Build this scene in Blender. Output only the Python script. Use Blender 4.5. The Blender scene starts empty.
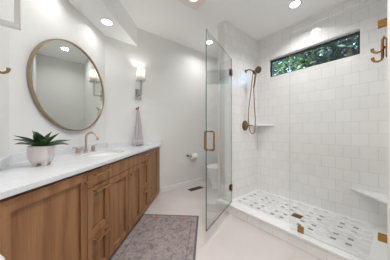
import bpy, bmesh, math, random
from mathutils import Vector, Matrix
random.seed(7)
S = bpy.context.scene
C = S.collection
PI = math.pi

# ------------------------------------------------------------------ camera, world, exposure
cam = bpy.data.cameras.new('camera')
cam.sensor_width = 36.0
cam.lens = 163.0 / 390.0 * 36.0
cam.shift_y = 1.0 / 390.0
cam.clip_start = 0.02
co = bpy.data.objects.new('camera', cam)
C.objects.link(co)
co.location = (0, 0, 1.12)
co.rotation_euler = (PI / 2, 0, math.radians(51.5))
S.camera = co

w = bpy.data.worlds.new('world')
S.world = w
w.use_nodes = True
nt = w.node_tree
nt.nodes.clear()
sky = nt.nodes.new('ShaderNodeTexSky')
sky.sky_type = 'NISHITA'
sky.sun_disc = False
sky.sun_elevation = math.radians(38)
sky.sun_rotation = math.radians(200)
bgn = nt.nodes.new('ShaderNodeBackground')
bgn.inputs['Strength'].default_value = 0.95
wo = nt.nodes.new('ShaderNodeOutputWorld')
nt.links.new(sky.outputs[0], bgn.inputs[0])
nt.links.new(bgn.outputs[0], wo.inputs[0])

S.view_settings.view_transform = 'Standard'
S.view_settings.look = 'None'
S.view_settings.gamma = 1.0
S.view_settings.use_curve_mapping = False
S.view_settings.exposure = 0.02
CAN_WATTS = 13.0          # each recessed ceiling lamp
SCONCE_WATTS = 3.0        # each wall lamp bulb
S.cycles.use_denoising = True
S.cycles.max_bounces = 14
S.cycles.diffuse_bounces = 8
S.cycles.glossy_bounces = 6
S.cycles.transparent_max_bounces = 16
S.cycles.sample_clamp_indirect = 6.0
S.cycles.caustics_reflective = False
S.cycles.caustics_refractive = False

# ------------------------------------------------------------------ materials
def lin(c):
    c = c / 255.0
    return c / 12.92 if c <= 0.04045 else ((c + 0.055) / 1.055) ** 2.4

def rgb(r, g, b):
    return (lin(r), lin(g), lin(b), 1.0)

class NT:
    def __init__(self, name):
        self.m = bpy.data.materials.new(name)
        self.m.use_nodes = True
        self.t = self.m.node_tree
        self.b = self.t.nodes['Principled BSDF']
        self.out = self.t.nodes['Material Output']
    def n(self, kind, **kw):
        x = self.t.nodes.new(kind)
        for k, v in kw.items():
            setattr(x, k, v)
        return x
    def put(self, sock, v):
        if hasattr(v, 'links') or isinstance(v, bpy.types.NodeSocket):
            self.t.links.new(v, sock)
        else:
            sock.default_value = v
    def math(self, op, a, b=0.0):
        x = self.n('ShaderNodeMath', operation=op)
        self.put(x.inputs[0], a)
        self.put(x.inputs[1], b)
        return x.outputs[0]
    def mix(self, f, a, b):
        x = self.n('ShaderNodeMix', data_type='RGBA')
        self.put(x.inputs[0], f)
        self.put(x.inputs[6], a)
        self.put(x.inputs[7], b)
        return x.outputs[2]
    def ramp(self, f, stops):
        x = self.n('ShaderNodeValToRGB')
        e = x.color_ramp.elements
        while len(e) < len(stops):
            e.new(0.5)
        for i, (p, c) in enumerate(stops):
            e[i].position = p
            e[i].color = c
        self.put(x.inputs[0], f)
        return x.outputs[0]
    def noise(self, vec, scale, detail=3.0, rough=0.5, dist=0.0):
        x = self.n('ShaderNodeTexNoise')
        if vec is not None:
            self.put(x.inputs['Vector'], vec)
        x.inputs['Scale'].default_value = scale
        x.inputs['Detail'].default_value = detail
        x.inputs['Roughness'].default_value = rough
        x.inputs['Distortion'].default_value = dist
        return x.outputs['Fac']
    def obj(self):
        return self.n('ShaderNodeTexCoord').outputs['Object']
    def sep(self, v):
        x = self.n('ShaderNodeSeparateXYZ')
        self.put(x.inputs[0], v)
        return x.outputs
    def comb(self, a, b, c):
        x = self.n('ShaderNodeCombineXYZ')
        for i, v in enumerate((a, b, c)):
            self.put(x.inputs[i], v)
        return x.outputs[0]
    def mapping(self, v, scale, rot=(0, 0, 0)):
        x = self.n('ShaderNodeMapping')
        self.put(x.inputs['Vector'], v)
        x.inputs['Scale'].default_value = scale
        x.inputs['Rotation'].default_value = rot
        return x.outputs[0]
    def bump(self, h, strength, dist=0.01):
        x = self.n('ShaderNodeBump')
        x.inputs['Strength'].default_value = strength
        x.inputs['Distance'].default_value = dist
        self.put(x.inputs['Height'], h)
        self.t.links.new(x.outputs[0], self.b.inputs['Normal'])
    def base(self, c, rough=0.5, metal=0.0, spec=0.5):
        self.put(self.b.inputs['Base Color'], c)
        self.put(self.b.inputs['Roughness'], rough)
        self.b.inputs['Metallic'].default_value = metal
        self.b.inputs['Specular IOR Level'].default_value = spec
        return self

def mottled(name, c1, c2, scale, rough, metal=0.0, bump=0.0, spec=0.5):
    m = NT(name)
    f = m.noise(m.obj(), scale, 4.0)
    m.base(m.mix(f, c1, c2), rough, metal, spec)
    if bump:
        m.bump(f, bump, 0.002)
    return m.m

def wall_tile(name, axis):
    m = NT(name)
    x, y, z = m.sep(m.obj())
    v = m.comb(x if axis == 'x' else y, z, 0.0)
    br = m.n('ShaderNodeTexBrick', offset=0.5)
    m.put(br.inputs['Vector'], v)
    br.inputs['Color1'].default_value = rgb(238, 237, 236)
    br.inputs['Color2'].default_value = rgb(232, 231, 230)
    br.inputs['Mortar'].default_value = rgb(211, 208, 207)
    br.inputs['Scale'].default_value = 1.0
    br.inputs['Mortar Size'].default_value = 0.0024
    br.inputs['Mortar Smooth'].default_value = 0.25
    br.inputs['Brick Width'].default_value = 0.155
    br.inputs['Row Height'].default_value = 0.155
    n = m.noise(v, 9.0, 3.0)
    col = m.mix(m.math('MULTIPLY', n, 0.35), br.outputs['Color'], rgb(236, 234, 232))
    m.base(col, 0.16, 0.0, 0.5)
    h = m.math('ADD', m.math('MULTIPLY', br.outputs['Fac'], -1.0), m.math('MULTIPLY', n, 0.5))
    m.bump(h, 0.35, 0.004)
    return m.m

def wood():
    m = NT('walnut_wood')
    o = m.obj()
    x, y, z = m.sep(o)
    v = m.comb(m.math('ADD', x, y), 0.0, m.math('MULTIPLY', z, 0.16))
    wv = m.n('ShaderNodeTexWave', wave_type='BANDS', bands_direction='X')
    m.put(wv.inputs['Vector'], v)
    wv.inputs['Scale'].default_value = 2.2
    wv.inputs['Distortion'].default_value = 9.0
    wv.inputs['Detail'].default_value = 3.0
    wv.inputs['Detail Scale'].default_value = 2.2
    fine = m.noise(m.mapping(o, (140, 140, 5)), 1.0, 4.0, 0.6)
    f = m.math('ADD', m.math('MULTIPLY', wv.outputs['Fac'], 0.30), m.math('MULTIPLY', fine, 0.70))
    col = m.ramp(f, [(0.22, rgb(124, 86, 57)), (0.5, rgb(146, 104, 70)), (0.78, rgb(162, 120, 84))])
    m.base(col, 0.45, 0.0, 0.35)
    m.bump(fine, 0.08, 0.001)
    return m.m

def rug_material():
    m = NT('woven_rug')
    o = m.obj()
    x, y, z = m.sep(o)
    ax, ay = m.math('ABSOLUTE', x), m.math('ABSOLUTE', y)
    ex = m.math('SUBTRACT', 0.70, ax)        # distance from the edges
    ey = m.math('SUBTRACT', 0.375, ay)
    e = m.math('MINIMUM', ex, ey)
    n1 = m.noise(o, 14.0, 6.0, 0.65, 0.6)
    n2 = m.noise(o, 45.0, 4.0, 0.6)
    sym = m.comb(ax, ay, 0.0)
    vo = m.n('ShaderNodeTexVoronoi', feature='DISTANCE_TO_EDGE')
    m.put(vo.inputs['Vector'], sym)
    vo.inputs['Scale'].default_value = 11.0
    lines = m.math('LESS_THAN', vo.outputs['Distance'], 0.045)
    n3 = m.noise(sym, 26.0, 5.0, 0.7, 1.5)
    field = m.ramp(n1, [(0.30, rgb(103, 99, 106)), (0.44, rgb(146, 137, 136)), (0.58, rgb(170, 157, 150)), (0.72, rgb(112, 109, 118))])
    field = m.mix(m.math('MULTIPLY', m.math('GREATER_THAN', n3, 0.55), 0.45), field, rgb(92, 88, 100))
    field = m.mix(m.math('MULTIPLY', lines, 0.16), field, rgb(96, 92, 104))
    vo2 = m.n('ShaderNodeTexVoronoi', feature='F1')
    m.put(vo2.inputs['Vector'], sym)
    vo2.inputs['Scale'].default_value = 5.0
    spots = m.math('LESS_THAN', vo2.outputs['Distance'], 0.20)
    pinkm = m.math('MULTIPLY', spots, m.math('GREATER_THAN', m.noise(sym, 5.0, 2.0), 0.50))
    field = m.mix(m.math('MULTIPLY', m.math('MULTIPLY', pinkm, n1), 1.1), field, rgb(176, 92, 106))
    field = m.mix(m.math('MULTIPLY', m.math('GREATER_THAN', n2, 0.56), 0.4), field, rgb(168, 154, 150))
    inner = m.math('MULTIPLY', m.math('GREATER_THAN', e, 0.075), m.math('LESS_THAN', e, 0.088))
    field = m.mix(m.math('MULTIPLY', inner, 0.45), field, rgb(92, 89, 100))
    border = m.math('LESS_THAN', e, 0.022)
    col = m.mix(border, field, m.mix(n2, rgb(92, 92, 104), rgb(112, 110, 118)))
    m.base(col, 0.95, 0.0, 0.1)
    m.bump(n2, 0.3, 0.002)
    return m.m

def mosaic():
    m = NT('marble_mosaic')
    o = m.obj()
    x, y, z = m.sep(o)
    br = m.n('ShaderNodeTexBrick', offset=0.5)
    m.put(br.inputs['Vector'], o)
    br.inputs['Color1'].default_value = rgb(236, 236, 237)
    br.inputs['Color2'].default_value = rgb(196, 197, 200)
    br.inputs['Mortar'].default_value = rgb(214, 213, 212)
    br.inputs['Scale'].default_value = 1.0
    br.inputs['Mortar Size'].default_value = 0.002
    br.inputs['Brick Width'].default_value = 0.06
    br.inputs['Row Height'].default_value = 0.035
    # the sheets carry their dark inlays in groups of four
    def inlay(v, centre, half):
        q = m.math('DIVIDE', m.math('SUBTRACT', v, centre), 0.314)
        d = m.math('MULTIPLY', m.math('ABSOLUTE', m.math('SUBTRACT', m.math('FRACT', m.math('ADD', q, 0.5)), 0.5)), 0.314)
        return m.math('LESS_THAN', m.math('ABSOLUTE', m.math('SUBTRACT', d, 0.058)), half), m.math('FLOOR', m.math('MULTIPLY', q, 2.0))
    dx, u = inlay(x, -0.684, 0.023)
    dy, row = inlay(y, 2.213, 0.019)
    dot = m.math('MULTIPLY', dx, dy)
    wn = m.n('ShaderNodeTexWhiteNoise', noise_dimensions='3D')
    m.put(wn.inputs['Vector'], m.comb(u, row, 0.0))
    dcol = m.ramp(wn.outputs['Value'], [(0.0, rgb(126, 122, 120)), (0.7, rgb(152, 149, 147)), (1.0, rgb(190, 189, 188))])
    vein = m.noise(o, 7.0, 6.0, 0.7, 1.2)
    marb = m.mix(m.math('MULTIPLY', vein, 0.4), br.outputs['Color'], rgb(240, 240, 240))
    col = m.mix(dot, marb, dcol)
    ins = m.math('MULTIPLY',
                 m.math('MULTIPLY', m.math('GREATER_THAN', x, -1.62), m.math('LESS_THAN', x, -0.17)),
                 m.math('MULTIPLY', m.math('GREATER_THAN', y, 1.93), m.math('LESS_THAN', y, 2.78)))
    col = m.mix(ins, rgb(232, 232, 231), col)
    m.base(col, 0.3)
    return m.m

def floor_tile():
    m = NT('floor_tile')
    o = m.obj()
    r = m.mapping(o, (1, 1, 1), (0, 0, math.radians(0)))
    br = m.n('ShaderNodeTexBrick', offset=0.5)
    m.put(br.inputs['Vector'], r)
    br.inputs['Color1'].default_value = rgb(212, 205, 201)
    br.inputs['Color2'].default_value = rgb(207, 200, 196)
    br.inputs['Mortar'].default_value = rgb(200, 194, 191)
    br.inputs['Scale'].default_value = 1.0
    br.inputs['Mortar Size'].default_value = 0.0025
    br.inputs['Brick Width'].default_value = 1.2
    br.inputs['Row Height'].default_value = 0.6
    n = m.noise(o, 3.5, 6.0, 0.6, 0.8)
    col = m.mix(m.math('MULTIPLY', n, 0.5), br.outputs['Color'], rgb(198, 190, 187))
    m.base(col, 0.38, 0.0, 0.4)
    return m.m

def glass(name, tint, gloss=1.0):
    m = NT(name)
    m.t.nodes.remove(m.b)
    tr = m.n('ShaderNodeBsdfTransparent')
    tr.inputs[0].default_value = tint
    gl = m.n('ShaderNodeBsdfGlossy')
    gl.inputs['Roughness'].default_value = 0.0
    fr = m.n('ShaderNodeFresnel')
    fr.inputs['IOR'].default_value = 1.45
    mx = m.n('ShaderNodeMixShader')
    m.put(mx.inputs[0], m.math('MULTIPLY', fr.outputs[0], gloss))
    m.t.links.new(tr.outputs[0], mx.inputs[1])
    m.t.links.new(gl.outputs[0], mx.inputs[2])
    m.t.links.new(mx.outputs[0], m.out.inputs[0])
    return m.m

def emit(name, c, s):
    m = NT(name)
    m.base(c, 0.6)
    m.b.inputs['Emission Color'].default_value = c
    m.b.inputs['Emission Strength'].default_value = s
    return m.m

def shade_material():
    m = NT('lamp_shade_fabric')
    m.t.nodes.remove(m.b)
    df = m.n('ShaderNodeBsdfDiffuse')
    df.inputs[0].default_value = rgb(245, 243, 240)
    tl = m.n('ShaderNodeBsdfTranslucent')
    tl.inputs[0].default_value = rgb(245, 243, 240)
    mx = m.n('ShaderNodeMixShader')
    mx.inputs[0].default_value = 0.55
    m.t.links.new(df.outputs[0], mx.inputs[1])
    m.t.links.new(tl.outputs[0], mx.inputs[2])
    m.t.links.new(mx.outputs[0], m.out.inputs[0])
    return m.m

M = {}
M['wall'] = mottled('wall_paint', rgb(227, 227, 225), rgb(224, 224, 222), 30, 0.7)
M['ceiling'] = mottled('ceiling_paint', rgb(246, 246, 245), rgb(243, 243, 242), 30, 0.8)
M['trim'] = mottled('white_trim_paint', rgb(236, 236, 235), rgb(231, 231, 230), 20, 0.4)
M['tile_x'] = wall_tile('shower_tile_back', 'x')
M['tile_y'] = wall_tile('shower_tile_side', 'y')
M['floor'] = floor_tile()
M['mosaic'] = mosaic()
M['curb_top'] = mottled('white_quartz_curb', rgb(240, 240, 240), rgb(230, 230, 231), 12, 0.25)
M['quartz'] = mottled('white_quartz', rgb(226, 227, 230), rgb(211, 213, 217), 9, 0.2)
M['porcelain'] = mottled('porcelain', rgb(242, 242, 241), rgb(238, 238, 237), 5, 0.12)
M['wood'] = wood()
M['wood_dark'] = mottled('dark_toe_wood', rgb(58, 42, 32), rgb(44, 33, 26), 20, 0.6)
M['brass'] = mottled('aged_brass', rgb(168, 132, 92), rgb(150, 115, 78), 40, 0.28, 1.0)
M['gold'] = mottled('satin_gold', rgb(182, 138, 80), rgb(166, 122, 66), 40, 0.3, 1.0)
M['frame_gold'] = mottled('mirror_frame_gold', rgb(184, 164, 138), rgb(168, 148, 122), 30, 0.35, 1.0)
M['champagne'] = mottled('champagne_bronze', rgb(208, 186, 166), rgb(192, 170, 150), 40, 0.3, 1.0)
M['shower_bronze'] = mottled('brushed_bronze', rgb(156, 126, 100), rgb(136, 108, 84), 40, 0.3, 1.0)
M['pull_gold'] = mottled('light_gold', rgb(208, 172, 122), rgb(192, 156, 108), 40, 0.3, 1.0)
M['bronze'] = mottled('dark_bronze', rgb(122, 92, 66), rgb(100, 74, 52), 40, 0.4, 1.0)
M['black'] = mottled('black_frame', rgb(40, 36, 34), rgb(30, 27, 26), 30, 0.4)
M['nickel'] = mottled('polished_nickel', rgb(214, 212, 210), rgb(200, 198, 196), 35, 0.08, 1.0)
M['mirror'] = NT('mirror_silver').base(rgb(232, 236, 232), 0.0, 1.0).m
M['pot'] = mottled('speckled_ceramic', rgb(226, 219, 216), rgb(208, 200, 197), 120, 0.6, 0.0, 0.3)
M['soil'] = mottled('potting_soil', rgb(56, 42, 32), rgb(36, 28, 22), 60, 0.9, 0.0, 0.5)
def leaf_mat(name, a, b, c, sc_=22.0):
    m = NT(name)
    o = m.obj()
    f = m.noise(o, sc_, 3.0)
    m.base(m.ramp(f, [(0.3, a), (0.5, b), (0.7, c)]), 0.42, 0.0, 0.4)
    return m.m
M['agave'] = leaf_mat('agave_leaf', rgb(30, 54, 34), rgb(50, 80, 50), rgb(84, 112, 80))
M['tree1'] = leaf_mat('tree_leaf', rgb(38, 58, 42), rgb(80, 110, 68), rgb(156, 178, 120), 3.5)  # dark and light stops put shaded and lit leaf clumps into the colour
M['tree2'] = leaf_mat('tree_leaf_blue', rgb(30, 44, 46), rgb(58, 80, 74), rgb(128, 150, 124), 3.5)  # shaded depth and lit clumps put into these leaf tones too
M['bark'] = mottled('bark', rgb(84, 70, 58), rgb(58, 48, 40), 25, 0.9, 0.0, 0.4)
M['grass'] = mottled('lawn', rgb(84, 100, 62), rgb(62, 80, 48), 8, 0.95)
M['towel'] = mottled('grey_terry', rgb(196, 190, 194), rgb(172, 166, 170), 90, 0.95, 0.0, 0.5)
M['towel_band'] = mottled('grey_terry_band', rgb(206, 202, 206), rgb(190, 186, 192), 90, 0.95, 0.0, 0.3)
M['paper'] = mottled('tissue_paper', rgb(244, 243, 241), rgb(236, 235, 233), 60, 0.9, 0.0, 0.2)
M['plastic'] = mottled('white_plastic', rgb(240, 240, 239), rgb(234, 234, 233), 20, 0.35)
M['rug'] = rug_material()
M['glass'] = glass('clear_shower_glass', (0.990, 0.996, 0.992, 1), 0.38)
M['glass_edge_pale'] = glass('pale_glass_edge', (0.62, 0.70, 0.67, 1), 0.8)  # lighter copy of the same glass edge, brightness put into the tint
M['pane'] = glass('window_glass', (0.93, 0.97, 0.98, 1), 0.35)
M['glass_edge'] = mottled('green_glass_edge', rgb(92, 104, 100), rgb(80, 94, 90), 10, 0.15)  # darker copy of the same glass edge, shade put into the colour
M['shade'] = shade_material()
M['bulb'] = emit('lit_bulb', (1.0, 0.97, 0.93, 1), 6.0)
M['lens'] = emit('lit_lens', (1.0, 0.97, 0.93, 1), 5.0)
M['fan_lens'] = emit('lit_fan_lens', (1.0, 0.97, 0.95, 1), 0.7)
M['rubber'] = mottled('grey_rubber', rgb(90, 88, 86), rgb(76, 74, 72), 40, 0.7)

# ------------------------------------------------------------------ mesh helpers
class MB:
    def __init__(self):
        self.bm = bmesh.new()
    def box(self, x0, x1, y0, y1, z0, z1):
        vs = [self.bm.verts.new((x, y, z)) for z in (z0, z1) for (x, y) in ((x0, y0), (x1, y0), (x1, y1), (x0, y1))]
        fs = [(3, 2, 1, 0), (4, 5, 6, 7), (0, 1, 5, 4), (1, 2, 6, 5), (2, 3, 7, 6), (3, 0, 4, 7)]
        for f in fs:
            self.bm.faces.new([vs[i] for i in f])
        return self
    def prism(self, poly, z0, z1, hole=None):
        bm = self.bm
        def area(p):
            return sum(p[i][0] * p[(i + 1) % len(p)][1] - p[(i + 1) % len(p)][0] * p[i][1] for i in range(len(p)))
        if area(poly) < 0:
            poly = poly[::-1]
        if not hole:
            lo = [bm.verts.new((x, y, z0)) for x, y in poly]
            hi = [bm.verts.new((x, y, z1)) for x, y in poly]
            bm.faces.new(lo[::-1])
            bm.faces.new(hi)
            n = len(poly)
            for i in range(n):
                j = (i + 1) % n
                bm.faces.new((lo[i], lo[j], hi[j], hi[i]))
            return self
        if area(hole) < 0:
            hole = hole[::-1]
        for z in (z0, z1):
            edges = []
            loops = []
            for p in (poly, hole):
                vs = [bm.verts.new((x, y, z)) for x, y in p]
                loops.append(vs)
                edges += [bm.edges.new((vs[i], vs[(i + 1) % len(vs)])) for i in range(len(vs))]
            r = bmesh.ops.triangle_fill(bm, use_beauty=True, use_dissolve=False, edges=edges, normal=(0, 0, 1))
            if z == z0:
                lowloops = loops
        for a, b in zip(lowloops, loops):
            n = len(a)
            for i in range(n):
                j = (i + 1) % n
                bm.faces.new((a[i], a[j], b[j], b[i]))
        bmesh.ops.recalc_face_normals(bm, faces=bm.faces[:])
        return self
    def rings(self, rings, closed=True, cap0=True, cap1=True):
        bm = self.bm
        R = [[bm.verts.new(p) for p in ring] for ring in rings]
        for a, b in zip(R[:-1], R[1:]):
            n = len(a)
            for i in range(n if closed else n - 1):
                j = (i + 1) % n
                bm.faces.new((a[i], a[j], b[j], b[i]))
        if cap0:
            bm.faces.new(R[0][::-1])
        if cap1:
            bm.faces.new(R[-1])
        return self
    def cyl(self, p0, p1, r0, r1=None, seg=20):
        return self.tube([p0, p1], [r0, r0 if r1 is None else r1], seg)
    def tube(self, pts, r, seg=12):
        pts = [Vector(p) for p in pts]
        rs = r if isinstance(r, (list, tuple)) else [r] * len(pts)
        rings = []
        up = None
        for i, p in enumerate(pts):
            t = (pts[min(i + 1, len(pts) - 1)] - pts[max(i - 1, 0)]).normalized()
            if up is None:
                up = Vector((0, 0, 1)) if abs(t.z) < 0.9 else Vector((1, 0, 0))
            a = t.cross(up).normalized()
            b = a.cross(t).normalized()
            up = b
            rings.append([p + (a * math.cos(k * 2 * PI / seg) + b * math.sin(k * 2 * PI / seg)) * rs[i] for k in range(seg)])
        return self.rings(rings)
    def lathe(self, prof, seg=32, at=(0, 0, 0), axis='z', cap0=True, cap1=True):
        ax, ay, az = at
        rings = []
        for r, h in prof:
            ring = []
            for k in range(seg):
                c, s = math.cos(k * 2 * PI / seg) * r, math.sin(k * 2 * PI / seg) * r
                if axis == 'z':
                    ring.append((ax + c, ay + s, az + h))
                elif axis == 'y':
                    ring.append((ax + s, ay + h, az + c))
                else:
                    ring.append((ax + h, ay + c, az + s))
            rings.append(ring)
        return self.rings(rings, True, cap0, cap1)
    def build(self, name, mat, parent=None, smooth=False, bevel=0.0, edge_mat=None, solid=0.0, sub=0):
        bm = self.bm
        bmesh.ops.remove_doubles(bm, verts=bm.verts[:], dist=1e-6)
        bmesh.ops.recalc_face_normals(bm, faces=bm.faces[:])
        me = bpy.data.meshes.new(name)
        bm.to_mesh(me)
        bm.free()
        me.materials.append(mat)
        if edge_mat:
            me.materials.append(edge_mat)
            big = max(p.area for p in me.polygons)
            for p in me.polygons:
                p.material_index = 0 if p.area > 0.5 * big else 1
        if smooth:
            for p in me.polygons:
                p.use_smooth = True
            try:
                me.set_sharp_from_angle(angle=math.radians(40))
            except Exception:
                pass
        o = bpy.data.objects.new(name, me)
        C.objects.link(o)
        if parent:
            o.parent = parent
        if sub:
            md = o.modifiers.new('subsurf', 'SUBSURF')
            md.levels = md.render_levels = sub
        if solid:
            md = o.modifiers.new('solidify', 'SOLIDIFY')
            md.thickness = solid
            md.offset = 0
        if bevel:
            md = o.modifiers.new('bevel', 'BEVEL')
            md.width = bevel
            md.segments = 2
            md.limit_method = 'ANGLE'
        return o

def thing(name, label, cat, loc=(0, 0, 0), rz=0.0, group=None):
    o = bpy.data.objects.new(name, None)
    o.empty_display_size = 0.1
    C.objects.link(o)
    o.location = loc
    o.rotation_euler = (0, 0, rz)
    o['label'] = label
    o['category'] = cat
    if group:
        o['group'] = group
    return o

def tag(o, label, cat, group=None):
    o['label'] = label
    o['category'] = cat
    if group:
        o['group'] = group
    return o

def struct(o):
    o['kind'] = 'structure'
    return o

def dup(root, label, loc=None, rz=None):
    r = root.copy()
    C.objects.link(r)
    if loc is not None:
        r.location = loc
    if rz is not None:
        r.rotation_euler = (0, 0, rz)
    r['label'] = label
    for ch in list(root.children):
        c = ch.copy()
        C.objects.link(c)
        c.parent = r
        for g in list(ch.children):
            d = g.copy()
            C.objects.link(d)
            d.parent = c
    return r

def arc(c, r, a0, a1, n, u, v):
    c, u, v = Vector(c), Vector(u), Vector(v)
    return [c + u * (r * math.cos(a0 + (a1 - a0) * k / n)) + v * (r * math.sin(a0 + (a1 - a0) * k / n)) for k in range(n + 1)]

# ------------------------------------------------------------------ the room
# the vanity wall stands at an angle: DD runs along it away from the camera, NN points from it into the room
DD = (-0.741, 0.6715)
_l = math.hypot(*DD)
DD = (DD[0] / _l, DD[1] / _l)
NN = (-DD[0] * 0 + DD[1], -DD[0])
RV = math.atan2(-DD[1], -DD[0])           # rotation of things that stand along the vanity wall
def sc(s, c):
    return (s * DD[0] + c * NN[0], s * DD[1] + c * NN[1])
XF, YL, YB = -2.70, -0.331, 2.86          # far wall, left wall, window wall
XS, XR = -1.68, -0.045                    # shower side walls
H = 2.83
CW = -1.476                               # vanity wall
def s_left(c, y=YL):
    return (y - c * NN[1]) / DD[1]
def s_far(c, x=XF):
    return (x - c * NN[0]) / DD[0]
KL = sc(s_left(CW), CW)
KF = sc(s_far(CW), CW)

struct(MB().box(-2.82, 1.32, -0.45, 2.98, -0.1, 0.0).build('floor', M['floor']))
struct(MB().box(-2.82, 1.32, -0.45, 2.98, H, H + 0.1).build('ceiling', M['ceiling']))
struct(MB().box(KL[0], 1.32, YL - 0.12, YL, 0, H).build('wall_left', M['wall']))
struct(MB().prism([KF, KL, (KL[0] - 0.12 * NN[0], KL[1] - 0.12 * NN[1]), (KF[0] - 0.12 * NN[0], KF[1] - 0.12 * NN[1])], 0, H).build('wall_vanity', M['wall']))
struct(MB().box(XF - 0.12, XF, KF[1], YB, 0, H).build('wall_far', M['wall']))
struct(MB().box(XF - 0.12, XS - 0.04, YB, YB + 0.12, 0, H).build('wall_alcove', M['wall']))
struct(MB().box(XS - 0.146, XS - 0.008, 1.924, YB, 0, H).build('wall_partition', M['wall']))
struct(MB().box(XS - 0.008, XS, 1.924, YB, 0, H).build('wall_shower_left', M['tile_y']))
struct(MB().box(XR, 0.10, 1.45, YB, 0, H).build('wall_right', M['wall']))
struct(MB().box(XR - 0.008, XR, 1.88, YB, 0, H).build('wall_shower_right', M['tile_y']))
struct(MB().box(0.10, 1.32, 1.45, 1.57, 0, H).build('wall_front', M['wall']))
struct(MB().box(1.20, 1.32, YL, 1.45, 0, H).build('wall_entry', M['wall']))
# window wall: a slab with an opening, laid out flat then stood up
WX0, WX1, WZ0, WZ1 = -1.49, -0.285, 2.066, 2.404
mb = MB()
mb.prism([(XS - 0.04, 0), (0.10, 0), (0.10, H), (XS - 0.04, H)], -0.12, 0.0, hole=[(WX0, WZ0), (WX1, WZ0), (WX1, WZ1), (WX0, WZ1)])
for v in mb.bm.verts:
    x, z, d = v.co
    v.co = (x, YB - d, z)
struct(mb.build('wall_window', M['tile_x']))
# window
FX0, FX1, FZ0, FZ1 = -1.462, -0.309, 2.080, 2.386        # the black frame sits inside a white liner
f = 0.024
y0, y1 = YB + 0.055, YB + 0.10
win = MB()
win.box(FX0, FX1, y0, y1, FZ0, FZ0 + f).box(FX0, FX1, y0, y1, FZ1 - f, FZ1)
win.box(FX0, FX0 + f, y0, y1, FZ0 + f, FZ1 - f).box(FX1 - f, FX1, y0, y1, FZ0 + f, FZ1 - f)
wo_ = struct(win.build('window_1', M['black']))
MB().box(FX0 + f, FX1 - f, y0 + 0.015, y0 + 0.021, FZ0 + f, FZ1 - f).build('window_pane', M['pane'], wo_)
jb = MB()
jb.box(WX0 + 0.001, WX1 - 0.001, YB + 0.006, YB + 0.115, FZ1 + 0.0005, WZ1 - 0.001).box(WX0 + 0.001, WX1 - 0.001, YB + 0.006, YB + 0.115, WZ0 + 0.001, FZ0 - 0.0005)
jb.box(WX0 + 0.001, FX0 - 0.0005, YB + 0.006, YB + 0.115, FZ0, FZ1).box(FX1 + 0.0005, WX1 - 0.001, YB + 0.006, YB + 0.115, FZ0, FZ1)
jb.build('window_jamb', M['trim'], wo_)
for xx in (FX1 - 0.012, FX0 + 0.002):
    MB().box(xx, xx + 0.010, y0 - 0.014, y0 - 0.0002, 2.18, 2.28).build('window_latch', M['black'], wo_, bevel=0.002)
tr = MB()
for a, b, c, d in ((WX0 - 0.004, WX1 + 0.004, WZ1 - 0.006, WZ1 + 0.006), (WX0 - 0.004, WX1 + 0.004, WZ0 - 0.006, WZ0 + 0.006),
                   (WX0 - 0.006, WX0 + 0.006, WZ0 + 0.006, WZ1 - 0.006), (WX1 - 0.006, WX1 + 0.006, WZ0 + 0.006, WZ1 - 0.006)):
    tr.box(a, b, YB - 0.004, YB + 0.004, c, d)
struct(tr.build('trim_1', M['trim']))
# dropped ceiling over the vanity
CS = -1.121
struct(MB().prism([sc(s_left(CS), CS), sc(s_far(CS), CS), KF, KL], 2.52, H).build('ceiling_soffit', M['ceiling']))
# shower curb and pan
cb = struct(MB().box(XS, XR, 1.745, 1.875, 0, 0.10).build('trim_2', M['tile_x']))
struct(MB().box(XS, XR, 1.735, 1.885, 0.10, 0.122).build('trim_3', M['curb_top'], bevel=0.003))
struct(MB().box(XS, XR, 1.875, YB, 0.0, 0.018).build('floor_shower', M['mosaic']))
# baseboards
bb = MB().box(XF, XF + 0.014, s_far(-0.82) * DD[1] - 0.82 * NN[1] + 0.01, YB, 0, 0.095)
struct(bb.build('baseboard_far', M['trim'], bevel=0.004))
struct(MB().box(XF + 0.014, XS - 0.146, YB - 0.014, YB, 0, 0.095).build('baseboard_alcove', M['trim'], bevel=0.004))
struct(MB().box(XS - 0.16, XS - 0.146, 1.924, YB - 0.014, 0, 0.095).build('baseboard_partition', M['trim'], bevel=0.004))

# ------------------------------------------------------------------ recessed ceiling lamps
def downlight(label, x, y, z, watts, spread=150):
    t = thing('recessed_ceiling_light', label, 'ceiling light', (x, y, z), 0, 'recessed ceiling lights')
    MB().lathe([(0.060, -0.001), (0.062, -0.006), (0.080, -0.004), (0.082, -0.0005)], 36, cap0=False, cap1=False).build('trim_ring', M['trim'], t, True)
    MB().lathe([(0.061, -0.0015), (0.061, -0.003)], 36).build('lens', M['lens'], t)
    L = bpy.data.lights.new('lamp', 'AREA')
    L.shape = 'DISK'
    L.size = 0.115
    L.energy = watts
    L.color = (1.0, 0.99, 0.982)
    L.spread = math.radians(spread)
    lo = bpy.data.objects.new('lamp', L)
    C.objects.link(lo)
    lo.parent = t
    lo.location = (0, 0, -0.008)
downlight('round recessed light in the dropped ceiling, towards its far end past the mirror', -2.343, 0.417, 2.52, CAN_WATTS * 0.10)
x, y = sc(1.42, -1.30)
downlight('round recessed light in the dropped ceiling, above the near half of the mirror', x, y, 2.52, CAN_WATTS * 0.10)
downlight('round recessed light in the ceiling above the shower', -0.881, 2.42, H, CAN_WATTS * 0.55, 130)
downlight('round recessed light over the toilet alcove, seen through the glass door', -2.28, 2.17, H, CAN_WATTS * 0.36, 150)
downlight('unseen recessed fill light added in the main ceiling near the room entry', 0.55, 0.60, H, CAN_WATTS * 0.65)  # added out of view to even out the room's light
downlight('unseen recessed fill light added in the main ceiling above the rug and shower door', -0.75, 0.75, H, CAN_WATTS * 1.6)  # added out of view as the strongest fill over the room

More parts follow.
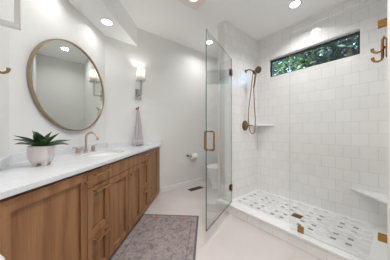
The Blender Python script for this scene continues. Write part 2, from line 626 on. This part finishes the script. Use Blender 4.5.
# exhaust fan
t = thing('exhaust_fan', 'square ventilation fan cover with a round lamp in the main ceiling', 'ceiling fan vent', (-1.625, 1.27, H))
MB().box(-0.175, 0.175, -0.175, 0.175, -0.014, 0).build('frame', M['trim'], t, bevel=0.003)
mb = MB()
mb.prism([(-0.15, -0.15), (0.15, -0.15), (0.15, 0.15), (-0.15, 0.15)], -0.028, -0.014, hole=[(0.065 * math.cos(a * PI / 16), 0.065 * math.sin(a * PI / 16)) for a in range(32)])
M['fan'] = mottled('fan_grille_blush', rgb(242, 230, 227), rgb(236, 224, 221), 30, 0.5)
mb.build('grille', M['fan'], t, bevel=0.002)
MB().lathe([(0.063, -0.014), (0.060, -0.026), (0.0, -0.029)], 32, cap1=False).build('lens', M['fan_lens'], t, True)

# ------------------------------------------------------------------ vanity cabinets
CF = -0.82                                  # cabinet face
TOP = 0.85                                  # underside of the worktop
def back_c(s):
    g = 0.004
    return max(CW + g, (YL + g - s * DD[1]) / NN[1], (XF + g - s * DD[0]) / NN[0])
def unit(name, label, a, b, top=TOP - 0.001, body_a=None, body_b=None):
    sm = (a + b) / 2
    x, y = sc(sm, CF)
    t = thing(name, label, 'cabinet', (x, y, 0), RV, 'vanity cabinet units')
    A = a if body_a is None else body_a
    B = b if body_b is None else body_b
    # corners of the bay
    ss = [A] + [k for k in (s_left(CW + 0.004), s_far(CW + 0.004)) if A < k < B] + [B]
    back = [(-(s - sm), min(back_c(s), CF - 0.03) - CF) for s in ss]
    front = [(-(B - sm), -0.021), (-(A - sm), -0.021)]
    MB().prism(back + front, 0.028, top).build('carcass', M['wood'], t)
    pl = [(px, min(py, -0.05) if py > -0.06 else py) for px, py in back] + [(front[0][0], -0.05), (front[1][0], -0.05)]
    try:
        MB().prism(pl, 0.0, 0.0279).build('plinth', M['wood_dark'], t)
    except Exception:
        pass
    return t, sm
def shaker(t, name, x0, x1, z0, z1, fw=0.055, flat=False):
    g = 0.0024
    x0, x1, z0, z1 = x0 + g, x1 - g, z0 + g, z1 - g
    mb = MB()
    if flat:
        mb.box(x0, x1, -0.02, 0, z0, z1)
        return mb.build(name, M['wood'], t, bevel=0.0015)
    mb.box(x0, x0 + fw, -0.02, 0, z0, z1).box(x1 - fw, x1, -0.02, 0, z0, z1)
    mb.box(x0 + fw, x1 - fw, -0.02, 0, z0, z0 + fw).box(x0 + fw, x1 - fw, -0.02, 0, z1 - fw, z1)
    mb.box(x0 + fw, x1 - fw, -0.02, -0.016, z0 + fw, z1 - fw)
    return mb.build(name, M['wood'], t)
def knob(door, x, z):
    MB().lathe([(0.008, 0), (0.005, 0.004), (0.005, 0.016), (0.0125, 0.019), (0.0135, 0.024), (0.011, 0.028)], 16, (x, 0, z), 'y').build('knob', M['brass'], door, True)
def pull(dr, x, z, L=0.17):
    mb = MB()
    for q in (-1, 1):
        mb.box(x + q * (L / 2 - 0.018) - 0.005, x + q * (L / 2 - 0.018) + 0.005, 0, 0.03, z - 0.005, z + 0.005)
    mb.box(x - L / 2, x + L / 2, 0.027, 0.038, z - 0.006, z + 0.006)
    mb.build('pull', M['pull_gold'], dr, bevel=0.0015)

ZB = 0.030
def door_unit(label, a, b, knob_side, A=None, B=None):
    t, sm = unit('vanity_cabinet', label, a, b, body_a=A, body_b=B)
    h = (b - a) / 2
    d = shaker(t, 'door', -h, h, ZB, 0.835)
    knob(d, knob_side * (h - 0.03), 0.765)
    if A is not None:
        MB().box(h, a - A + h - 0.003, -0.02, -0.001, ZB, 0.835).build('filler_panel', M['wood'], t)
    if B is not None:
        MB().box(-(B - b) - h + 0.003, -h, -0.02, -0.001, ZB, 0.835).build('filler_panel', M['wood'], t)
    return t
def drawer_unit(label, a, b):
    t, sm = unit('vanity_cabinet', label, a, b)
    h = (b - a) / 2
    for z0, z1, flat in ((0.712, 0.835, True), (0.347, 0.712, False), (ZB, 0.347, False)):
        d = shaker(t, 'drawer', -h, h, z0, z1, 0.05, flat)
        pull(d, 0, z1 - (0.035 if flat else 0.03))
    return t
S0, S1, S2, S3, S4, S5 = 0.578, 1.085, 1.340, 2.040, 2.295, 2.770
door_unit('brown wooden vanity cabinet with one tall door at the near end', S0, S1, -1, A=s_left(CF - 0.02) + 0.004)
drawer_unit('brown wooden vanity drawer stack beside the tall near door', S1, S2)
t, sm = unit('vanity_cabinet', 'brown wooden sink cabinet with two knobbed doors under the faucet', S2, S3, top=0.70)
h = (S3 - S2) / 2
shaker(t, 'false_front', -h, h, 0.712, 0.835, flat=True)
d1 = shaker(t, 'door', 0, h, ZB, 0.712)
knob(d1, 0.032, 0.645)
d2 = shaker(t, 'door', -h, 0, ZB, 0.712)
knob(d2, -0.032, 0.645)
drawer_unit('brown wooden vanity drawer stack on the far side of the sink', S3, S4)
door_unit('brown wooden vanity cabinet with one tall door against the far wall', S4, S5, 1, B=s_far(CF - 0.02) - 0.004)

# worktop
CC = -0.80
g = 0.0015
e1 = sc(s_left(CC, YL + g), CC)
e2 = sc(s_far(CC, XF + g), CC)
k2 = sc(s_far(CW + g, XF + g), CW + g)
k1 = sc(s_left(CW + g, YL + g), CW + g)
SS, SCC, SA, SB = 1.72, -1.105, 0.255, 0.165
def sell(a, b, n=48, p=2.6):
    out = []
    for k in range(n):
        th = 2 * PI * k / n
        c, s_ = math.cos(th), math.sin(th)
        out.append((math.copysign(abs(c) ** (2 / p), c) * a, math.copysign(abs(s_) ** (2 / p), s_) * b))
    return out
hole = [sc(SS - u, SCC + v) for u, v in sell(SA, SB)]
ct = MB().prism([e1, e2, k2, k1], 0.851, 0.88, hole=hole).build('countertop', M['quartz'], bevel=0.002)
tag(ct, 'long white quartz worktop with low upstands on the wooden vanity', 'countertop')
ZS = 0.945
th = 0.02
def strip(p, q, inward):
    a, b = Vector(p), Vector(q)
    n = Vector(inward).normalized() * th
    return [(a.x, a.y), (b.x, b.y), (b.x + n.x, b.y + n.y), (a.x + n.x, a.y + n.y)]
MB().prism(strip(k1, k2, NN), 0.8801, ZS).build('backsplash', M['quartz'], ct, bevel=0.0015)
ya = k2[1] + 0.03
MB().prism([(k2[0], ya), (e2[0], e2[1]), (e2[0] + th, e2[1] - th * 0.9), (k2[0] + th, ya)], 0.8801, ZS).build('backsplash', M['quartz'], ct, bevel=0.0015)
xa = k1[0] + 0.03
MB().prism([(xa, k1[1]), (e1[0], e1[1]), (e1[0] - th, e1[1] + th), (xa, k1[1] + th)], 0.8801, ZS).build('backsplash', M['quartz'], ct, bevel=0.0015)

# sink
x, y = sc(SS, SCC)
t = thing('sink_basin', 'white undermount oval sink basin set in the quartz worktop', 'sink', (x, y, 0), RV)
rings = []
for k, z in ((1.10, 0.8505), (1.01, 0.8505), (1.0, 0.84), (0.96, 0.79), (0.86, 0.745), (0.6, 0.722), (0.15, 0.716)):
    rings.append([(u, v, z) for u, v in sell(SA * k, SB * k)])
MB().rings(rings, cap0=False).build('bowl', M['porcelain'], t, True, solid=0.004)
MB().lathe([(0.022, 0.719), (0.022, 0.7225), (0.014, 0.7225), (0.012, 0.7205)], 20).build('drain', M['champagne'], t, True)

# faucet
x, y = sc(1.765, -1.352)
t = thing('faucet', 'brushed champagne gooseneck faucet with two lever handles behind the sink', 'faucet', (x, y, 0.88), RV)
MB().lathe([(0.027, 0), (0.027, 0.006), (0.019, 0.010), (0.017, 0.03)], 24).build('spout_base', M['champagne'], t, True)
r = 0.068
pts = [(0, 0, 0.02), (0, 0, 0.10), (0, 0, 0.155)] + arc((0, r, 0.155), r, PI, 0, 14, (0, 1, 0), (0, 0, 1))[1:] + [(0, 2 * r, 0.135)]
MB().tube(pts, 0.0118, 16).build('spout', M['champagne'], t, True)
for q in (1, -1):
    hx = q * 0.118
    b = MB().lathe([(0.026, 0), (0.026, 0.005), (0.0215, 0.008), (0.0205, 0.058), (0.018, 0.062)], 24, (hx, 0, 0)).build('handle', M['champagne'], t, True)
    MB().box(min(hx, hx + q * 0.068), max(hx, hx + q * 0.068), -0.007, 0.007, 0.0625, 0.071).build('lever', M['champagne'], b, bevel=0.002)

# ------------------------------------------------------------------ round mirror
x, y = sc(1.732, CW + 0.010)
t = thing('round_mirror', 'large round mirror in a thin gold frame on the vanity wall', 'mirror', (x, y, 1.600), RV - math.radians(1.1))
R = 0.480
MB().lathe([(R, 0.001), (R, 0.034), (R - 0.012, 0.034), (R - 0.012, 0.001), (R, 0.001)], 96, axis='y', cap0=False, cap1=False).build('frame', M['frame_gold'], t, True)
MB().lathe([(R - 0.0125, 0.002), (R - 0.0125, 0.022)], 96, axis='y').build('mirror_glass', M['mirror'], t)

# ------------------------------------------------------------------ wall sconces; local +y points out of the wall
def sconce(label, loc, rz):
    t = thing('wall_sconce', label, 'wall lamp', loc, rz, 'wall lamps flanking the vanity')
    MB().box(-0.052, 0.052, 0.001, 0.018, -0.085, 0.085).build('backplate', M['nickel'], t, bevel=0.003)
    mb = MB()
    mb.box(-0.012, 0.012, 0.018, 0.132, -0.030, -0.004)
    mb.box(-0.012, 0.012, 0.108, 0.132, -0.004, 0.21)
    mb.build('arm', M['nickel'], t, bevel=0.002)
    MB().lathe([(0.020, 0.205), (0.020, 0.25), (0.016, 0.255)], 16, (0, 0.12, 0)).build('socket', M['trim'], t, True)
    MB().lathe([(0.010, 0.255), (0.024, 0.285), (0.024, 0.305), (0.010, 0.325)], 16, (0, 0.12, 0)).build('bulb', M['bulb'], t, True)
    MB().lathe([(0.070, 0.194), (0.064, 0.40)], 40, (0, 0.12, 0), cap0=False, cap1=False).build('lamp_shade', M['shade'], t, True, solid=0.002)
    L = bpy.data.lights.new('lamp', 'POINT')
    L.energy = SCONCE_WATTS
    L.shadow_soft_size = 0.025
    L.color = (1.0, 0.98, 0.95)
    lo = bpy.data.objects.new('lamp', L)
    C.objects.link(lo)
    lo.parent = t
    lo.location = (0, 0.12, 0.345)
ZP = 1.725
YSC = 0.945
XSC = KL[0] + (YSC - KF[1])
sconce('wall sconce with white shade on the far wall above the grey towel', (XF, YSC, ZP), -PI / 2)
sconce('wall sconce at the near left wall, only its square nickel arm showing', (XSC, YL, ZP), 0)

# towel hooks
def towel_hook(label, loc, rz):
    t = thing('towel_hook', label, 'hook', loc, rz, 'towel hooks under the wall lamps')
    MB().lathe([(0.022, 0.001), (0.022, 0.006), (0.010, 0.010)], 24, axis='y').build('rosette', M['brass'], t, True)
    pts = [(0, 0.008, 0), (0, 0.045, -0.004), (0, 0.062, -0.004), (0, 0.076, 0.003), (0, 0.082, 0.016), (0, 0.083, 0.026)]
    MB().tube(pts, [0.007, 0.007, 0.007, 0.007, 0.008, 0.010], 12).build('prong', M['brass'], t, True)
towel_hook('small brass hook on the far wall holding the grey towel', (XF, YSC - 0.02, 1.485), -PI / 2)
towel_hook('small brass hook sticking out of the near left wall beside the mirror', (XSC - 0.02, YL, 1.445), 0)

# grey towel gathered on the hook
t = thing('hand_towel', 'grey hand towel hanging in folds from a hook over the worktop end', 'towel', (XF + 0.056, YSC - 0.02, 0), 0)
def towel(z0, z1, n, name, mat):
    rings = []
    for i in range(n + 1):
        z = z0 + (z1 - z0) * i / n
        f = (1.478 - z) / (1.478 - 0.886)
        wy = 0.013 + 0.045 * min(1, f * 1.2) ** 0.8 + 0.022 * max(0.0, (f - 0.72) / 0.28) ** 1.5
        wx = 0.010 + 0.026 * min(1, f * 1.4)
        ring = []
        for k in range(56):
            a = 2 * PI * k / 56
            rip = 1 + (0.24 * min(1, f * 3)) * math.sin(7 * a + 1.0) + 0.07 * f * math.sin(13 * a + 3 * f)
            zz = z
            if f > 0.9:
                zz += (f - 0.9) * 0.18 * (0.5 + 0.5 * math.sin(2 * a + 0.7))
            ring.append((math.cos(a) * wx * rip + 0.016 * f, math.sin(a) * wy * rip + 0.008 * f * math.sin(4 * f), zz))
        rings.append(ring)
    return MB().rings(rings).build(name, mat, t, True)
towel(1.478, 0.98, 20, 'cloth', M['towel'])
towel(0.9798, 0.945, 3, 'woven_band', M['towel_band'])
towel(0.9448, 0.886, 4, 'hem', M['towel'])

# ------------------------------------------------------------------ potted agave
t = thing('potted_agave', 'green spiky succulent in a pale footed pot on the near worktop', 'potted plant', (-1.567, -0.130, 0.8805), 0)
MB().lathe([(0.02, 0.018), (0.046, 0.020), (0.062, 0.032), (0.070, 0.056), (0.073, 0.085), (0.074, 0.136), (0.069, 0.137), (0.068, 0.118)], 48, cap1=False).build('pot', M['pot'], t, True)
for k in range(4):
    a = k * PI / 2 + 0.5
    MB().lathe([(0.010, 0.0), (0.015, 0.012), (0.017, 0.030)], 14, (0.040 * math.cos(a), 0.040 * math.sin(a), 0)).build('foot', M['pot'], t, True)
MB().lathe([(0.0685, 0.108), (0.0685, 0.121), (0.04, 0.125), (0.0, 0.127)], 32, cap1=False).build('soil', M['soil'], t, True)
mb = MB()
for k in range(13):
    a = k * 2.39996 + 0.9
    lvl = k / 12.0
    el0 = 0.16 + 1.0 * lvl ** 1.3
    L = 0.190 - 0.06 * lvl + random.uniform(-0.012, 0.012)
    W = 0.031 - 0.003 * lvl
    rings = []
    px, pz, el = 0.012, 0.122, el0 + 0.18
    n = 9
    for i in range(n + 1):
        f = i / n
        ww = W * (0.62 + 1.2 * f * (1 - f) * 1.9) * (1 - f ** 3.2) + 0.0006
        tt = 0.0045 * (1 - f) + 0.0006
        c = Vector((math.cos(a), math.sin(a), 0))
        s_ = Vector((-math.sin(a), math.cos(a), 0))
        P = c * px + Vector((0, 0, pz))
        nrm = Vector((0, 0, 1)) * math.cos(el) - c * math.sin(el)
        rings.append([P - s_ * ww + nrm * ww * 0.45, P - nrm * tt, P + s_ * ww + nrm * ww * 0.45, P + nrm * tt])
        px += L / n * math.cos(el)
        pz += L / n * math.sin(el)
        el -= (0.055 if lvl < 0.6 else 0.02)
    mb.rings(rings)
mb.build('foliage', M['agave'], t, True)

# ------------------------------------------------------------------ rug, register, bin
x, y = sc(1.44, -0.463)
t = MB().box(-0.70, 0.70, -0.375, 0.375, 0, 0.007).build('area_rug', M['rug'], bevel=0.002)
t.location = (x, y, 0.0005)
t.rotation_euler = (0, 0, RV)
tag(t, 'faded grey and pink patterned rug on the floor along the vanity', 'rug')

t = thing('floor_register', 'bronze slotted floor register beside the far wall baseboard', 'floor vent', (-2.47, 1.985, 0))
mb = MB().box(-0.058, 0.058, -0.155, -0.140, 0, 0.005).box(-0.058, 0.058, 0.140, 0.155, 0, 0.005).box(-0.058, -0.045, -0.14, 0.14, 0, 0.005).box(0.045, 0.058, -0.14, 0.14, 0, 0.005)
mb.build('rim', M['bronze'], t, bevel=0.001)
mb = MB()
for k in range(14):
    yy = -0.13 + k * 0.02
    mb.box(-0.045, 0.045, yy - 0.005, yy + 0.005, 0, 0.004)
mb.build('grille', M['bronze'], t)
MB().box(-0.045, 0.045, -0.14, 0.14, 0, 0.001).build('duct', M['black'], t)

t = thing('waste_bin', 'slim white bin just showing at the photo corner beside the vanity', 'bin', (-0.79, -0.24, 0))
MB().lathe([(0.070, 0.0), (0.074, 0.004), (0.084, 0.675)], 36).build('bin_body', M['plastic'], t, True)
MB().lathe([(0.087, 0.676), (0.087, 0.697), (0.074, 0.723), (0.040, 0.741), (0.0, 0.745)], 36, cap1=False).build('bin_lid', M['plastic'], t, True)

# ------------------------------------------------------------------ toilet and paper
t = thing('toilet', 'white toilet in the alcove seen through the glass door', 'toilet', (-2.27, YB - 0.015, 0), 0)
def ell(cx, cy, a, b, z, n=36):
    return [(cx + a * math.cos(2 * PI * k / n), cy + b * math.sin(2 * PI * k / n) * (1.0 if math.sin(2 * PI * k / n) < 0 else 0.85), z) for k in range(n)]
MB().rings([ell(0, -0.36, 0.125, 0.25, 0.0), ell(0, -0.36, 0.118, 0.24, 0.06), ell(0, -0.38, 0.115, 0.24, 0.15), ell(0, -0.40, 0.145, 0.27, 0.27), ell(0, -0.42, 0.178, 0.30, 0.36), ell(0, -0.42, 0.182, 0.305, 0.395)]).build('bowl', M['porcelain'], t, True)
MB().rings([ell(0, -0.42, 0.186, 0.312, 0.3955), ell(0, -0.42, 0.188, 0.315, 0.405), ell(0, -0.42, 0.185, 0.31, 0.412)]).build('seat', M['plastic'], t, True)
MB().rings([ell(0, -0.42, 0.185, 0.31, 0.4125), ell(0, -0.42, 0.187, 0.314, 0.422), ell(0, -0.42, 0.175, 0.30, 0.432)]).build('lid', M['plastic'], t, True)
MB().box(-0.20, 0.20, -0.165, 0.0, 0.33, 0.72).build('tank', M['porcelain'], t, bevel=0.015)
MB().box(-0.21, 0.21, -0.175, 0.0, 0.7205, 0.755).build('tank_lid', M['porcelain'], t, bevel=0.008)
MB().box(-0.16, -0.10, -0.19, -0.166, 0.655, 0.67).build('flush_lever', M['nickel'], t, bevel=0.003)

t = thing('paper_holder', 'small brass toilet paper holder on the far wall above the baseboard', 'toilet paper holder', (XF, 1.955, 0.615))
MB().lathe([(0.024, 0.001), (0.024, 0.008), (0.010, 0.012), (0.009, 0.062)], 20, axis='x').build('post', M['brass'], t, True)
MB().cyl((0.062, -0.012, 0), (0.062, 0.165, 0), 0.008).build('bar', M['brass'], t, True)
t = thing('toilet_roll', 'white toilet paper roll on the brass wall holder', 'toilet paper', (XF + 0.063, 2.065, 0.603))
mb = MB()
seg = 32
prof = [(0.058, -0.06), (0.058, 0.06), (0.021, 0.06), (0.021, -0.06), (0.058, -0.06)]
mb.lathe(prof, seg, axis='y', cap0=False, cap1=False).build('paper', M['paper'], t, True)

# ------------------------------------------------------------------ shower
GY = 1.815
def pane(t, x0, x1, z0, z1, edge, name='glass_pane', y=0.0):
    return MB().box(x0, x1, y - 0.005, y + 0.005, z0, z1).build(name, M['glass'], t, edge_mat=M[edge])
HX, HY = -1.46, GY
t = thing('glass_panel', 'narrow fixed glass strip between partition and door hinges', 'shower glass', (XS, GY, 0.1222), 0, 'fixed shower glass panels')
pane(t, 0.001, HX - XS - 0.006, 0.0, 2.0, 'glass_edge_pale')
t = thing('glass_panel', 'wide fixed shower glass on the curb before the drain', 'shower glass', (-0.708, GY, 0.1222), 0, 'fixed shower glass panels')
pane(t, 0, XR + 0.708 - 0.002, 0.0, 2.0, 'glass_edge_pale')
for x0, x1, z0, z1 in ((0.075, 0.122, 0.0, 0.055), (0.606, 0.6625, 0.192, 0.242), (0.606, 0.6625, 1.760, 1.810)):
    MB().box(x0, x1, -0.016, -0.0052, z0, z1).box(x0, x1, 0.0052, 0.016, z0, z1).build('clip', M['gold'], t, bevel=0.0015)
DZ = math.atan2(-0.739, 0.28)
t = thing('shower_door', 'frameless glass shower door standing open towards the room', 'shower door', (HX, HY, 0), DZ)
gp = pane(t, 0.004, 0.786, 0.136, 2.122, 'glass_edge')
gp.data.materials.append(M['glass_edge_pale'])
for p in gp.data.polygons:                 # one glass: the light on hinge side and top is put into the colour
    if p.normal.x < -0.5 or p.normal.z > 0.5:
        p.material_index = 2
for z in (0.338, 1.93):
    hb = MB().box(0.006, 0.058, -0.015, -0.0052, z - 0.042, z + 0.042).box(0.006, 0.058, 0.0052, 0.015, z - 0.042, z + 0.042)
    hb.cyl((0, 0, z - 0.042), (0, 0, z + 0.042), 0.009)
    hb.build('hinge', M['bronze'], t, bevel=0.0015)
for q in (-1, 1):
    x = 0.715
    zt, zb, o = 1.115, 0.928, q * 0.052
    c = 0.016
    pts = [(x, q * 0.0055, zt)] + [(x, o - q * c, zt)] + [tuple(p) for p in arc((x, o - q * c, zt - c), c, PI / 2, 0, 5, (0, q, 0), (0, 0, 1))[1:]]
    pts += [tuple(p) for p in arc((x, o - q * c, zb + c), c, 0, -PI / 2, 5, (0, q, 0), (0, 0, 1))] + [(x, q * 0.0055, zb)]
    MB().tube(pts, 0.0098, 14).build('handle', M['gold'], t, True)

def corner_shelf(label, x, y, z, pts, thick):
    t = MB().prism(pts, 0, thick).build('corner_shelf', M['curb_top'], bevel=0.002)
    t.location = (x, y, z)
    tag(t, label, 'shelf', 'shower corner shelves')
corner_shelf('white triangular corner shelf under the shower valve side of the window', XS + 0.001, YB - 0.001, 1.213, [(0, 0), (0.31, 0), (0, -0.26)], 0.018)
corner_shelf('low white triangular corner ledge at the right end of the shower', XR - 0.009, YB - 0.001, 0.375, [(0, 0), (-0.335, 0), (0, -0.335)], 0.022)

t = thing('shower_drain', 'square bronze drain set in the mosaic shower floor', 'drain', (-0.83, 2.355, 0.018))
MB().box(-0.055, 0.055, -0.055, 0.055, 0, 0.003).build('drain_plate', M['bronze'], t, bevel=0.001)
mb = MB()
for i in range(5):
    mb.box(-0.042, 0.042, -0.041 + i * 0.018, -0.033 + i * 0.018, 0.003, 0.0055)
mb.build('grate', M['brass'], t)

# hand shower on the left tile wall
t = thing('hand_shower', 'brass hand shower with looping hose on the tiled shower wall', 'shower head', (XS, 2.47, 0))
MB().lathe([(0.030, 0.001), (0.030, 0.007), (0.014, 0.014)], 24, (0, 0, 2.165), 'x').build('flange', M['shower_bronze'], t, True)
MB().tube([(0.008, 0, 2.165), (0.06, 0, 2.175), (0.11, 0, 2.155), (0.15, 0, 2.115), (0.165, 0, 2.095)], 0.011, 14).build('shower_arm', M['shower_bronze'], t, True)
MB().tube([(0.150, 0, 2.125), (0.168, 0, 2.098), (0.182, 0, 2.070)], [0.020, 0.024, 0.020], 16).build('bracket', M['bronze'], t, True)
hs = MB().tube([(0.150, 0.010, 1.845), (0.158, 0.010, 1.90), (0.172, 0.008, 1.98), (0.19, 0.004, 2.06), (0.205, 0, 2.10), (0.222, -0.004, 2.125)], [0.011, 0.013, 0.014, 0.015, 0.018, 0.022], 16).build('hand_wand', M['shower_bronze'], t, True)
d = Vector((0.80, -0.42, -0.42)).normalized()
mb = MB()
c0 = Vector((0.222, -0.004, 2.125))
mb.tube([c0 - d * 0.012, c0 + d * 0.010, c0 + d * 0.022, c0 + d * 0.034], [0.024, 0.046, 0.056, 0.056], 28).build('spray_head', M['shower_bronze'], hs, True)
mb = MB()
mb.tube([c0 + d * 0.0342, c0 + d * 0.037], [0.049, 0.046], 28).build('spray_face', M['rubber'], hs, True)
# hose: down from the bracket, a loop under the valve, back up to the wand
P = [Vector(p) for p in ((0.150, -0.012, 2.09), (0.135, -0.02, 1.95), (0.115, -0.03, 1.75), (0.085, -0.035, 1.5), (0.075, -0.03, 1.3), (0.085, -0.005, 1.13), (0.115, 0.025, 1.075), (0.14, 0.05, 1.12), (0.15, 0.055, 1.3), (0.147, 0.04, 1.5), (0.147, 0.022, 1.7), (0.149, 0.011, 1.845))]
pts = []
for i in range(len(P) - 1):
    a, b, c, e = P[max(i - 1, 0)], P[i], P[i + 1], P[min(i + 2, len(P) - 1)]
    for k in range(8):
        u = k / 8
        pts.append(0.5 * ((2 * b) + (c - a) * u + (2 * a - 5 * b + 4 * c - e) * u * u + (3 * b - a - 3 * c + e) * u ** 3))
pts.append(P[-1])
MB().tube(pts, 0.0075, 10).build('hose', M['shower_bronze'], t, True)

t = thing('shower_valve', 'round brass shower valve with lever on the tiled wall', 'shower valve', (XS, 2.45, 1.215))
MB().lathe([(0.088, 0.001), (0.088, 0.006), (0.075, 0.012), (0.035, 0.016), (0.030, 0.045), (0.026, 0.05)], 36, axis='x').build('escutcheon', M['shower_bronze'], t, True)
MB().tube([(0.04, 0, 0), (0.065, 0, 0), (0.085, 0.02, 0.0), (0.105, 0.075, 0.004)], [0.018, 0.016, 0.010, 0.008], 14).build('lever', M['shower_bronze'], t, True)

# robe hook on the right wall
t = thing('robe_hook', 'brass double robe hook on the right wall near the shower glass', 'hook', (XR, 1.50, 1.625))
MB().box(-0.008, -0.001, -0.022, 0.022, -0.06, 0.05).build('backplate', M['brass'], t, bevel=0.003)
for yy, zb, zt in ((-0.012, 1.598, 1.682), (0.012, 1.549, 1.632)):
    a, b = zb - 1.625, zt - 1.625
    pts = [(-0.006, yy, b - 0.012), (-0.016, yy, b), (-0.020, yy, b - 0.012), (-0.021, yy, a + 0.018), (-0.027, yy, a + 0.004), (-0.040, yy, a), (-0.052, yy, a + 0.004), (-0.060, yy, a + 0.015), (-0.063, yy, a + 0.030)]
    MB().tube(pts, [0.0068] * 7 + [0.0075, 0.0085], 12).build('prong', M['brass'], t, True)

# ------------------------------------------------------------------ outside the window
struct(MB().box(-16, 10, 3.2, 24, -0.35, -0.3).build('ground', M['grass']))
def tree(label, x, y, zc, rx, rz_, n, mat, lean=0.0):
    t = thing('garden_tree', label, 'tree', (x, y, -0.3), 0, 'trees outside the window')
    tk = MB().tube([(0, 0, 0), (0.05, 0.02, zc * 0.45), (0.1 + lean, 0, zc), (0.15 + lean, 0.05, zc + rz_ * 0.7)], [0.16, 0.13, 0.09, 0.03], 12)
    for k in range(7):
        a = k * 2.4
        z = zc * 0.7 + k * 0.12
        tk.tube([(0.08, 0, z), (math.cos(a) * rx * 0.4, math.sin(a) * rx * 0.4, z + 0.3), (math.cos(a) * rx * 0.8, math.sin(a) * rx * 0.8, z + 0.55)], [0.05, 0.03, 0.012], 8)
    tk.build('trunk', M['bark'], t, True)
    mb = MB()
    bm = mb.bm
    blobs = []
    for k in range(16):
        while True:
            p = Vector((random.uniform(-1, 1), random.uniform(-1, 1), random.uniform(-1, 1)))
            if p.length < 1:
                break
        blobs.append(Vector((p.x * rx + lean, p.y * rx, zc + 0.3 + p.z * rz_)))
    for k in range(n):
        c = random.choice(blobs)
        p = c + Vector((random.gauss(0, 0.27), random.gauss(0, 0.27), random.gauss(0, 0.22)))
        q = Matrix.Rotation(random.uniform(0, 6.28), 3, 'Z') @ Matrix.Rotation(random.uniform(-1.4, 1.4), 3, 'X') @ Matrix.Rotation(random.uniform(-1.3, 1.3), 3, 'Y')
        L, W = random.uniform(0.06, 0.13), random.uniform(0.03, 0.055)
        vs = [bm.verts.new(p + q @ Vector(v)) for v in ((-L, 0, 0), (0, -W, 0.012), (L, 0, -0.01), (0, W, 0.012))]
        bm.faces.new(vs)
    mb.build('foliage', mat, t)
tree('bluish green leafy tree seen in the left part of the window', -4.0, 7.2, 3.9, 1.2, 1.1, 1500, M['tree2'])
tree('mid green leafy tree seen in the middle of the window', -2.45, 7.0, 3.9, 1.0, 1.2, 2000, M['tree1'])
tree('dark teal leafy tree seen in the right part of the window', -1.0, 6.3, 3.6, 1.0, 1.0, 2000, M['tree2'])
